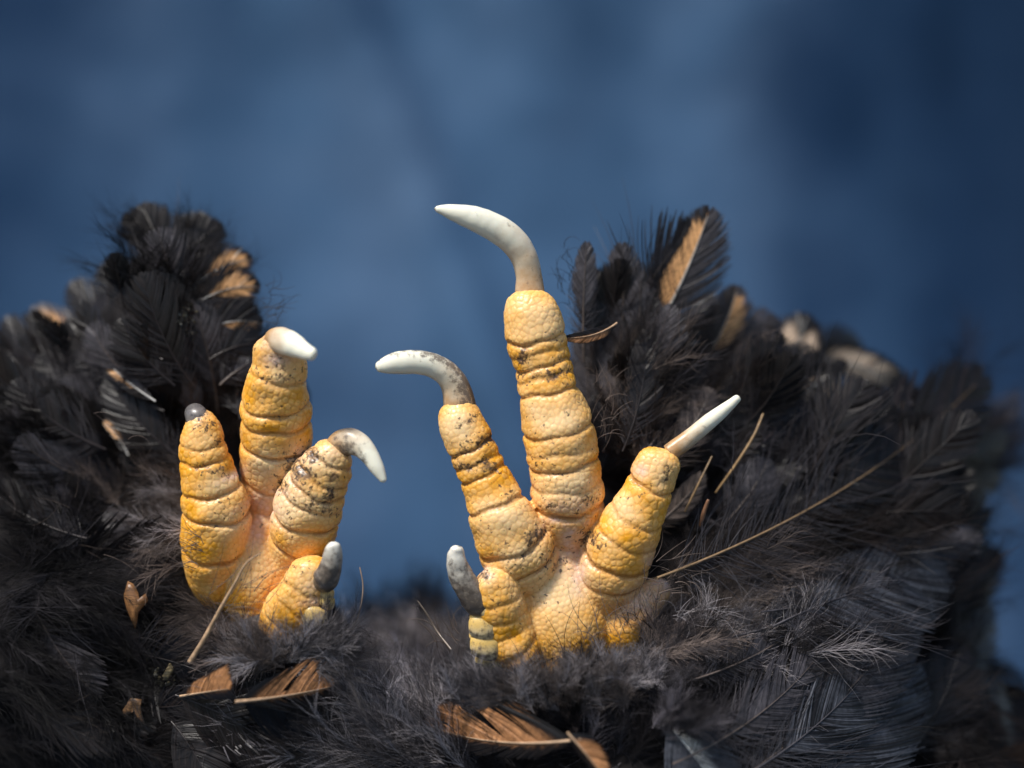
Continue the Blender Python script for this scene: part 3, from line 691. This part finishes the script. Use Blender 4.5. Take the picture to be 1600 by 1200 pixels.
# big black feather pair with brown upper halves, lower left
fe('L', (372,1096,20),(520,1072,-6), 62,'brownL', lay=84, bend=-.03, bow=.05, down=.0, split=.5, asym=(.95,.5), gaps=((.40,.47),), shaft=2.4, wedge=True, ang0=40, ang1=50, label='black feather with a split brown upper vane')
fe('L', (282,1088,10),(360,1076,0), 36,'brownL', lay=80, bend=.02, bow=.05, down=.0, split=.25, asym=(.95,.5), shaft=2.2, wedge=True, ang0=45, ang1=60, label='short black feather with a brown upper edge')
fe('L', (280,1088,0),(460,1195,-30), 66,'black', lay=80, bend=.12, bow=.06, down=.0, split=.12)
fe('L', (380,1100,0),(540,1150,-30), 54,'black', lay=74, bend=.12, bow=.06, down=.0, split=.2)
fe('L', (270,1130,10),(330,1230,-20), 50,'black', lay=70, bend=.1, bow=.06, down=.0, split=.12)
fe('L', (322,1055,10),(345,985,-5), 18,'grey', lay=40, bend=.05, bow=.06, down=.1, split=.3)
# broad black feathers layered over the upper left
for b, t, w, kd in (((250,560),(150,470),46,'black'),((270,600),(190,500),44,'black'),((180,620),(60,560),50,'black'),((200,680),(90,600),50,'grey'),((290,560),(250,430),46,'black'),((330,580),(330,450),42,'black'),((120,700),(-10,640),52,'black'),
                    ((350,640),(360,520),38,'black'),((270,690),(220,570),44,'grey'),((120,620),(20,545),48,'black'),((300,660),(290,540),40,'black'),((160,780),(40,710),54,'black'),((240,780),(170,680),40,'black')):
    fe('L', (*b, 150), (*t, 200), w, kd, lay=24, bend=.1, bow=.10, down=.25, split=.3)
# longer vaned feathers hanging over the upper left
for b, t, w, kd, bd in (((250,640),(110,520),44,'black',.14),((300,600),(225,430),46,'black',.1),((200,760),(30,690),46,'grey',.14),((230,700),(70,610),44,'black',.16),((340,640),(300,470),36,'grey',-.08),((375,650),(385,500),30,'black',.12),((160,700),(20,590),46,'black',.14),
                        ((290,720),(170,590),38,'black',.12),((130,840),(-20,760),46,'black',.1)):
    fe('L', (*b, 150), (*t, 200), w, kd, lay=42, bend=bd, bow=.10, down=.2, split=.4, fray=.07, shaft=1.8)
# right mass
fe('R', (985,580,130),(1108,330,110), 62,'tanL', bend=-.07, bow=.06, down=.22, split=.30, asym=(.85,1.0), shaft=3.0)
fe('R', (1000,560,130),(1060,395,140), 50,'black', bend=.05, bow=.06, down=.3)
fe('R', (962,590,110),(972,384,95), 36,'grey', bend=-.06, bow=.06, down=.35, split=.4, shaft=2.2)
fe('R', (985,600,100),(1000,430,95), 34,'grey', bend=-.06, bow=.06, down=.4, split=.4, shaft=2.0)
fe('R', (912,560,80),(917,382,70), 21,'grey', bend=.03, bow=.06, down=.45, split=.35, shaft=2.0)
fe('R', (930,580,95),(925,420,100), 26,'black', bend=.03, bow=.06, down=.35, split=.35)
fe('R', (1070,600,180),(1152,450,190), 44,'tanR', bend=-.12, bow=.10, down=.25, asym=(1,1))
fe('R', (1090,560,190),(1215,505,230), 46,'grey', bend=.14, bow=.10, down=.2, asym=(.9,1.1))
fe('R', (1225,670,230),(1262,494,290), 56,'cream', bend=.1, bow=.14, down=.15, split=.3)
fe('R', (1300,690,220),(1228,540,250), 46,'cream', bend=-.1, bow=.14, down=.15, split=.3)
fe('R', (1290,590,220),(1205,665,215), 40,'cream', bend=-.1, bow=.1, down=.1, split=.3)
fe('R', (1240,560,270),(1422,610,360), 34,'cream', bend=.14, bow=.10, down=.1, asym=(.9,.9))
fe('R', (1280,620,320),(1380,700,380), 50,'grey', bend=.14, bow=.10, down=.4)
fe('R', (1260,570,340),(1345,540,430), 40,'black', bend=.14, bow=.10, down=.1)
# the large dark feather with a long pale shaft reaching to the right edge
fe('R', (1046,896,-22),(1535,590,250), 105,'black', bend=-.085, bow=.07, down=.45, split=.30, shaft=2.2, thin=.85, n=170, shaftcol=(.21,.135,.07), asym=(1.05,1.0), label='large black feather with a long tan shaft')
fe('R', (1300,830,200),(1560,690,420), 90,'black', bend=-.08, bow=.05, down=.3, split=.6, thin=.8)
fe('R', (1200,955,60),(1475,852,200), 74,'sheen', lay=80, bend=-.10, bow=.10, down=.15, split=.12, asym=(.9,1.3), roll=-15)
fe('R', (1215,975,50),(1445,905,170), 84,'sheen', lay=86, bend=.10, bow=.10, down=.2, split=.15, asym=(.5,1.4), roll=-25)
fe('R', (1120,1240,40),(1425,960,160), 74,'grey', lay=44, bend=-.08, bow=.05, down=.3, split=.35)
fe('R', (1210,1290,60),(1430,1040,180), 90,'sheen', lay=84, bend=-.05, bow=.05, down=.3, split=.2)
fe('R', (1380,1290,200),(1450,960,300), 60,'black', bend=.05, bow=.05, down=.1)
fe('R', (1450,1290,250),(1520,900,420), 70,'black', bend=.03, bow=.05, down=.1, split=.4)
fe('R', (1500,1000,350),(1600,1190,420), 60,'black', bend=.05, bow=.05, down=.1)
fe('R', (1430,1000,330),(1560,860,420), 50,'black', bend=-.05, bow=.05, down=.1, split=.6)
fe('R', (1540,1270,460),(1640,1170,560), 50,'brownL', bend=.05, bow=.05, down=.1, split=.6)
fe('R', (1440,1280,380),(1560,1165,460), 60,'taupe', bend=.05, bow=.05, down=.3, split=.6, thin=.6)
fe('R', (1010,830,70),(1098,742,70), 20,'taupe', bend=-.1, bow=.05, down=.2)
for b, t, w, kd in (((1150,760),(1250,640),50,'black'),((1190,790),(1330,660),56,'black'),((1230,830),(1400,690),60,'black'),((1180,700),(1260,600),44,'black'),((1100,700),(1170,590),40,'black'),((1280,860),(1450,740),60,'black'),((1330,760),(1460,640),56,'black'),
                    ((1300,900),(1490,800),56,'black'),((1400,980),(1520,840),60,'black'),((1440,1080),(1540,930),60,'black'),((1420,1180),(1500,1010),64,'black'),((1480,1230),(1560,1060),60,'black'),((1130,820),(1200,720),40,'grey'),((1080,640),(1120,540),36,'grey')):
    fe('R', (*b, 250), (*t, 350), w, kd, lay=34, bend=-.08, bow=.10, down=.25, split=.3)
for b, t, w, kd, sp in (((1080,740),(1230,570),56,'black',.4),((1100,810),(1310,610),64,'black',.3),((1120,880),(1440,640),80,'black',.3),((1180,905),(1505,720),86,'black',.4),((1230,960),(1535,800),80,'black',.4),((1340,970),(1550,900),60,'black',.6),
                    ((1400,720),(1572,680),36,'black',1.2),((1380,700),(1505,596),40,'black',1.2),((1400,770),(1560,745),40,'black',1.2),((1330,720),(1440,610),44,'black',.8),((1300,680),(1400,640),40,'black',.6)):
    fe('R', (*b, 250), (*t, 350), w, kd, lay=46, bend=-.10, bow=.08, down=.3, split=sp, fray=.12, thin=.75 if sp > 1 else .95)
for b, t, w, kd, sp in (((915,690),(905,520),24,'grey',.5),((945,700),(955,500),28,'grey',.6),((975,700),(1010,520),30,'black',.5),((1000,720),(1065,560),30,'grey',.6),((1020,740),(1110,610),30,'taupe',.6),
                    ((1060,1190),(1290,1010),52,'grey',.7),((1130,1230),(1390,1000),58,'sheen',.5),((1180,1260),(1420,1080),58,'sheen',.5),((1090,1060),(1300,930),46,'grey',.7),((1120,1000),(1350,900),46,'sheen',.5)):
    fe('R', (*b, 100), (*t, 160), w, kd, lay=62, bend=-.10, bow=.08, down=.3, split=sp, fray=.10, thin=.9)
# small curled brown feather beside the longest toe
fe('R', (962,506,20),(884,528,-8), 9,'brownL', bend=.16, bow=.1, down=.0, split=.2, asym=(1,1), label='small curled brown feather tip')
# lower right white and blue-grey feather
fe('R', (1042,1125,10),(1150,1275,-30), 54,'white', lay=66, bend=.03, bow=.05, down=.0, split=.06, shaft=3.4, asym=(.9,1.0), label='slate feather with a white stripe')
# loose pieces lying on the plumage: things of their own
def loose(base, tip, width, kind, label, cat, name='feather', **kw):
    o = feather(None, base, tip, width, kind, name=name, **kw)
    tag(o, label, cat); return o
_a, _b = surf(890, 1150, 'RB')-92, surf(700, 1140, 'B')-98
loose((900,1156,_a),(668,1134,_b), 74,'brownR','rusty brown feather with a frayed edge lying over grey fluff below the spread foot','feather', name='loose_feather', bend=.09, bow=.08, down=.0, split=.8, asym=(.3,.9), shaft=2.2, ang0=42, ang1=22)
loose((888,1146,_a-2),(945,1215,_a-10), 22,'brownL','narrow brown feather scrap slanting down at the bottom edge under the spread foot','feather', name='loose_feather', bend=.03, bow=.04, down=.0, split=.08, asym=(1,.4), shaft=1.8)

def stick(name, pts, rgb, label, cat, n=60, parent=None):
    v, f, meta = tube(pts, n=n, m=10, asp=0.8)
    me = bpy.data.meshes.new(name)
    me.from_pydata(W(v).tolist(), [], [tuple(r) if r[2] != r[3] else tuple(r[:3]) for r in f.tolist()])
    me.polygons.foreach_set('use_smooth', np.ones(len(me.polygons), bool)); me.update()
    a = hash_noise(v/14, 4)[:, None]
    set_col(me, 'pigment', lerp(np.array(rgb)*0.65, np.array(rgb)*1.15, a))
    o = link(name, me, parent, M_QUILL)
    if cat: tag(o, label, cat)
    return o
stick('bare_quill', [(296,1035,-45,4.2),(318,1000,-50,3.8),(345,950,-62,3.0),(368,910,-72,2.3),(385,880,-78,1.6),(410,862,-84,.9)], (.44,.29,.17), 'long bare pale quill leaning in front of the curled foot', 'quill')
stick('straw_splinter', [(1094,822,20,2.5),(1099,803,14,3.6),(1107,780,10,2.5)], (.24,.12,.065), 'short reddish straw splinter stuck in fluff right of the spread foot', 'straw')
stick('stiff_shaft', [(1118,770,60,1.6),(1150,725,58,2.0),(1178,680,64,1.8),(1193,645,75,1.2)], (.32,.20,.09), 'thin tan feather shaft sticking up under the straight claw', 'quill')
stick('stiff_shaft', [(1070,800,40,1.6),(1092,755,40,1.8),(1113,712,50,1.2)], (.25,.16,.08), 'faint brown feather shaft close beside the straight-clawed toe', 'quill')
stick('wisp', [(520,1000,-20,1.1),(548,985,-22,1.2),(563,950,-20,1.2),(567,915,-12,1.0),(562,885,-6,.7)], (.25,.18,.13), 'fine curved brown wisp rising right of the curled foot', 'feather wisp')
stick('wisp', [(705,1015,-30,1.6),(682,985,-5,1.5),(664,955,-8,1.3),(652,938,-8,.8)], (.18,.14,.11), 'short dark forked wisp left of the spread foot', 'feather wisp')

def leaf_scrap(name, outline, dep, rgb, label, cat, bowl=8):
    pts = np.array([P(x, y, dep) for x, y in outline]); c = pts.mean(0)
    n = len(pts); rings = [1.0, 0.66, 0.33]
    v = np.vstack([c+(pts-c)*r+np.array([0, -1, 0])*(bowl*(1-r*r)+(hash_noise(pts/9, 3)*6*r)[:, None]) for r in rings]+[c[None]-np.array([[0, bowl, 0]])])
    th = np.array([0, 1.6, 0]); vb = v+th
    N = len(v); F = []
    for k in range(2):
        for i in range(n):
            j = (i+1) % n; F.append((k*n+i, k*n+j, (k+1)*n+j, (k+1)*n+i))
    for i in range(n): F.append((2*n+i, 2*n+(i+1) % n, N-1))
    FB = [tuple(x+N for x in f[::-1]) for f in F]
    FS = [((i+1) % n, i, N+i, N+(i+1) % n) for i in range(n)]
    me = bpy.data.meshes.new(name); me.from_pydata(W(np.vstack([v, vb])).tolist(), [], F+FB+FS)
    me.polygons.foreach_set('use_smooth', np.ones(len(me.polygons), bool)); me.update()
    a = hash_noise(np.vstack([v, vb])/7, 2)[:, None]; set_col(me, 'pigment', lerp(np.array(rgb)*.55, np.array(rgb)*1.2, a))
    o = link(name, me, None, M_QUILL); tag(o, label, cat); return o
leaf_scrap('dry_leaf', [(200,908),(208,912),(216,925),(218,935),(228,927),(232,938),(224,948),(217,955),(214,972),(212,982),(205,968),(198,950),(194,930)], 28, (.34,.16,.06), 'small crumpled brown leaf scrap in dark fluff below the curled foot', 'dry leaf')
leaf_scrap('husk', [(262,1042),(272,1020),(276,1030),(270,1050),(262,1062),(254,1056)], 20, (.22,.17,.09), 'pale split husk among dark dirt crumbs by the bare quill', 'seed husk', 4)
leaf_scrap('dry_leaf', [(192,1110),(205,1090),(222,1092),(220,1104),(226,1132),(216,1122),(208,1106),(196,1120)], 30, (.24,.13,.06), 'thin torn brown leaf sliver near the lower edge below the curled foot', 'dry leaf', 3)
# dirt crumbs caught in the plumage: uncountable
def crumbs(parent, areas):
    V, F, C = [], [], []; r = np.random.default_rng(3)
    for (x, y, rx, ry, n, k, lift) in areas:
        for _ in range(n):
            a, q = r.uniform(0, 6.28), math.sqrt(r.random()); px, py = x+rx*q*math.cos(a), y+ry*q*math.sin(a)
            d = surf(px, py, k); d = 40 if d is None else d
            c = P(px, py, d-lift-r.uniform(0, 14)); s = r.uniform(1.0, 5.0)*r.uniform(.5, 1)
            base = np.array([(1,0,0),(-1,0,0),(0,1,0),(0,-1,0),(0,0,1),(0,0,-1)], float)*r.uniform(.5, 1.2, (6, 1))*s
            nb = len(V)*6; V.append(base+c)
            F += [tuple(np.array(f)+nb) for f in ((0,2,4),(2,1,4),(1,3,4),(3,0,4),(2,0,5),(1,2,5),(3,1,5),(0,3,5))]
            t = r.random(); cc = np.array((.02,.02,.016)) if t < .7 else np.array((.13,.11,.06)) if t < .9 else np.array((.25,.24,.2))
            C.append(np.repeat(cc[None]*r.uniform(.6, 1.3), 6, 0))
    me = bpy.data.meshes.new('dirt_crumbs'); me.from_pydata(W(np.vstack(V)).tolist(), [], F); set_col(me, 'pigment', np.vstack(C))
    link('dirt_crumbs', me, parent, M_QUILL, 'stuff')
crumbs(leg_l, [(260,1020,34,55,420,'L',22),(300,500,22,30,160,'L',26),(245,720,40,40,120,'L',22),(320,960,20,30,100,'L',25)])
# ------------------------------------------------------------------ down: wispy barbs along hair-thin shafts, too many to count
def plumes(parent, patches, keys, seed, strays=(), name='down'):
    rng = np.random.default_rng(seed)
    PT, RD, CL, SZ = [], [], [], []
    NP = 8
    for (x, y, rx, ry, ang, L, cnt, c0, c1, jit, lift, *opt) in patches:
        dd = opt[0] if opt else None
        for _ in range(int(cnt*1.35)):
            a, q = rng.uniform(0, 6.28), math.sqrt(rng.random())
            px, py = x+rx*q*math.cos(a), y+ry*q*math.sin(a)
            d = surf(px, py, keys)
            if dd is not None: d = dd if (d is None or dd < 0) else d
            if d is None: continue
            an = math.radians(ang+rng.normal(0, jit)); ln = L*rng.uniform(0.55, 1.25)
            T0 = np.array([math.cos(an), rng.normal(-0.10, 0.20), math.sin(an)]); T0 /= np.linalg.norm(T0)
            root = P(px, py, d-lift*rng.uniform(0.1, 1.2)-3)
            curl = rng.normal(0, 0.5); up = rng.uniform(-0.1, 0.35)
            side0 = unit(np.cross(T0, [0, -1.0, 0])); N0 = np.cross(side0, T0)
            ts = np.linspace(0, 1, NP)
            ang_r = curl*ts
            stp = (T0[None]*np.cos(ang_r)[:, None]+side0[None]*np.sin(ang_r)[:, None]+np.outer(up*np.sin(ts*3.0), [0, -1, 0]))*ln/(NP-1)
            rach = root+np.vstack([np.zeros(3), np.cumsum(stp[:-1], 0)])
            base = (lerp(c0, c1, rng.uniform(.7, 1))*rng.uniform(1.0, 2.3) if rng.random() < 0.27 else lerp(c0, c1, 0.35*rng.random())*rng.uniform(0.4, 1.1))  # some plumes brightened at random, highlights put into their pigment
            PT.append(rach); RD.append(np.linspace(1.0, 0.3, NP)*0.55); CL.append(np.repeat(base[None]*1.1, NP, 0)); SZ.append(NP)
            nb = int(rng.integers(34, 54))
            tb = 0.9*rng.random(nb)**1.6; sd = rng.choice([-1, 1], nb)
            pb = np.stack([np.interp(tb, ts, rach[:, k]) for k in range(3)], 1)
            tg = np.stack([np.interp(tb, ts, stp[:, k]) for k in range(3)], 1); tg = unit(tg)
            s_ = unit(np.cross(tg, N0[None])); 
            bl = ln*rng.uniform(0.35, 0.95, nb)*(1-0.55*tb)
            op = np.radians(rng.uniform(3, 34, nb)); cl = rng.normal(-0.3, 0.9, nb)
            nz = rng.normal(0, 0.28, nb)
            u = np.linspace(0, 1, NP)
            aa = op[:, None]*(1+cl[:, None]*u[None])+rng.normal(0, 0.16, (nb, NP)).cumsum(1)
            st = (tg[:, None]*np.cos(aa)[..., None]+s_[:, None]*(np.sin(aa)*sd[:, None])[..., None]+N0[None, None]*(nz[:, None]*u[None])[..., None])*(bl/(NP-1))[:, None, None]
            b = pb[:, None]+np.concatenate([np.zeros((nb, 1, 3)), np.cumsum(st[:, :-1], 1)], 1)
            PT.append(b.reshape(-1, 3)); RD.append(np.tile(np.linspace(1, 0.25, NP)*0.27, nb))
            cv = base[None, None]*rng.uniform(0.75, 1.25, (nb, 1, 1))*lerp(0.85, 1.15, u)[None, :, None]
            CL.append(cv.reshape(-1, 3)); SZ += [NP]*nb
    for (x, y, rx, ry, ang, L, cnt, cc, jit, dep, th) in strays:      # single filaments lying across the skin
        for _ in range(cnt):
            a, q = rng.uniform(0, 6.28), math.sqrt(rng.random()); px, py = x+rx*q*math.cos(a), y+ry*q*math.sin(a)
            an = math.radians(ang+rng.normal(0, jit)); ln = L*rng.uniform(0.5, 1.3); cv = rng.normal(0, 1.1)
            ts = np.linspace(0, 1, NP); aa = an+cv*ts
            p = P(px, py, dep+rng.uniform(-12, 12))+np.stack([np.cumsum(np.cos(aa))-np.cos(an), np.cumsum(rng.normal(-.12, .12)*np.ones(NP)), np.cumsum(np.sin(aa))-np.sin(an)], 1)*ln/NP
            PT.append(p); RD.append(np.linspace(1, .3, NP)*th); CL.append(np.repeat((cc*rng.uniform(.6, 1.5))[None], NP, 0)); SZ.append(NP)
    PT = np.vstack(PT); RD = np.concatenate(RD); CL = np.vstack(CL)
    cu = bpy.data.hair_curves.new(name); cu.add_curves(SZ)
    cu.attributes['position'].data.foreach_set('vector', W(PT).astype(np.float32).ravel())
    ra = cu.attributes.get('radius') or cu.attributes.new('radius', 'FLOAT', 'POINT'); ra.data.foreach_set('value', (RD*S).astype(np.float32))
    ca = cu.attributes.new('pigment', 'FLOAT_COLOR', 'POINT'); c4 = np.ones((len(CL), 4), np.float32); c4[:, :3] = CL; ca.data.foreach_set('color', c4.ravel())
    link(name, cu, parent, M_DOWN, 'stuff')
# (px, py, rx, ry, direction, length, count, dark pigment, light pigment, jitter, lift[, depth])
plumes(leg_r, [
 (905,560,26,110,86,70,40,K,TP,14,30),(935,600,40,110,72,110,36,KB,TP,16,30),(1010,570,70,100,62,120,30,K,G,16,24),(1070,610,80,70,46,120,24,K,TP,18,26),(1000,690,50,60,75,80,50,KB,TP,35,26),
 (1095,780,60,70,40,80,60,K,G,45,24),(1250,860,150,30,20,130,40,K,KB,16,24),(1120,900,100,40,12,100,60,G,TP,28,34),(1100,945,50,30,10,70,50,TP,LG,40,40),
 (1230,940,110,50,16,140,30,K,G,20,28),(1150,1010,110,50,18,120,40,K,LG,26,40),(1130,1080,110,60,35,120,34,K,G*1.5,30,34),(1270,1100,120,90,46,170,40,K,G*1.7,12,34),(1200,1170,110,50,45,130,30,K,G,22,26),
 (1480,690,80,90,58,130,26,K,KB,22,20,420),(1500,900,50,160,72,110,40,K,KB,30,20,430),(1470,1120,100,80,-60,120,50,K,KB,30,16,380),(1570,1195,40,24,10,90,10,BRN*.06,BRN*.22,20,16,440),(1530,700,40,60,30,90,30,K,G,20,20,430),
 (1030,1010,60,20,30,70,50,G,TP,40,50),(1085,950,40,40,0,70,60,TP,LG,40,60),(960,1068,80,18,80,54,50,G,LG,30,10,-50),(1060,1010,40,30,20,70,40,G,TP,40,10,0),(1052,925,14,26,12,50,16,TP,LG*1.5,26,6,10),(1065,955,26,14,5,60,24,TP,LG*1.3,30,8,6)], 'R', 5, [(960,990,60,25,110,70,26,TP,26,-40,.6),(890,1050,70,20,95,60,16,K,30,-30,.6),(1000,975,30,14,120,60,12,K,24,-30,.6),(830,1060,40,20,110,60,20,TP,24,-30,.4),(1040,900,40,30,20,60,24,TP,30,-20,.6),(940,640,20,80,60,50,30,TP,20,10,.5),(885,440,14,60,110,40,20,KB,24,60,.5),(1090,960,40,20,15,70,30,LG,40,-20,.6)])
_gK, _gKB, _gG = K, KB, G
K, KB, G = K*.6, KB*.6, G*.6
plumes(leg_l, [
 (230,410,60,60,105,100,40,K,KB,22,16),(330,450,60,70,78,90,40,K,KB,20,16),(405,530,20,60,45,60,26,K,TP,22,20),(350,600,50,90,84,90,60,K,TP,18,20),
 (110,760,140,80,150,130,36,K,KB,28,18),(245,770,60,80,165,100,60,KB,TP,35,24),(170,860,120,60,178,120,60,K,G*.7,24,24),(265,880,50,60,190,90,60,G,TP,30,44),(290,800,30,60,160,60,40,TP,LG,30,50),(90,960,130,80,-14,130,70,K,G*.6,28,24),
 (220,1000,90,60,-30,90,50,K,KB,40,18),(60,1110,150,90,-22,140,90,K,G*.5,24,22),(300,960,50,40,-160,80,60,G,TP,35,50),(350,980,50,30,190,80,40,TP,G,40,60),(380,1025,70,24,160,70,50,G,TP,35,50),(490,1032,50,16,40,80,50,G,LG,34,10,-40),(420,1034,50,16,120,60,40,TP,LG,34,10,-40),(300,1140,110,50,-15,110,40,K,KB,22,16)], 'L', 6, [(420,480,16,40,20,40,24,G,24,70,.5),(370,940,50,30,35,90,26,TP,22,-60,.5),(300,860,20,40,170,50,30,TP,30,-20,.5),(500,990,40,14,30,70,24,KB,24,-40,.6),(130,760,120,120,60,70,12,TP,60,30,.35)])
K, KB, G = _gK, _gKB, _gG
plumes(body, [
 (650,1110,120,70,125,140,130,G,LG*2.3,13,40),(740,1075,90,50,112,100,80,G,LG*1.9,18,45),(885,1104,110,18,92,70,60,TP,LG,28,10,-60),(1000,1080,80,25,70,80,60,G,LG,30,30),(775,1098,60,16,112,60,50,G,LG,28,10,-50),(1070,1150,40,20,60,60,30,K,G,40,55),(1048,1138,30,16,62,60,40,K,G*1.4,30,100),(1085,1140,30,16,50,60,24,K,G*1.4,30,90),(570,1080,80,60,135,130,70,G,LG*2.0,15,34),(600,1180,180,40,148,150,80,K,LG,14,26),
 (800,1180,150,40,120,110,60,K,G,24,20),(980,1140,90,60,80,90,60,K,G,34,24),(500,1060,80,40,25,100,50,K,TP,26,26),(660,1000,90,50,110,90,70,K,KB,30,20,420),(430,1150,120,50,170,110,50,K,KB,24,16),(900,1110,90,50,100,90,60,K,KB,20,40)], 'B', 7, [(640,1080,90,50,125,60,50,G,24,-5,.4),(900,1090,60,50,95,100,14,K,22,-20,.7),(700,1000,20,30,125,60,14,TP,16,0,.9),(1000,1120,80,40,110,60,24,G,50,-5,.4)])
# a few single filaments lying across the skin at the foot of each sole
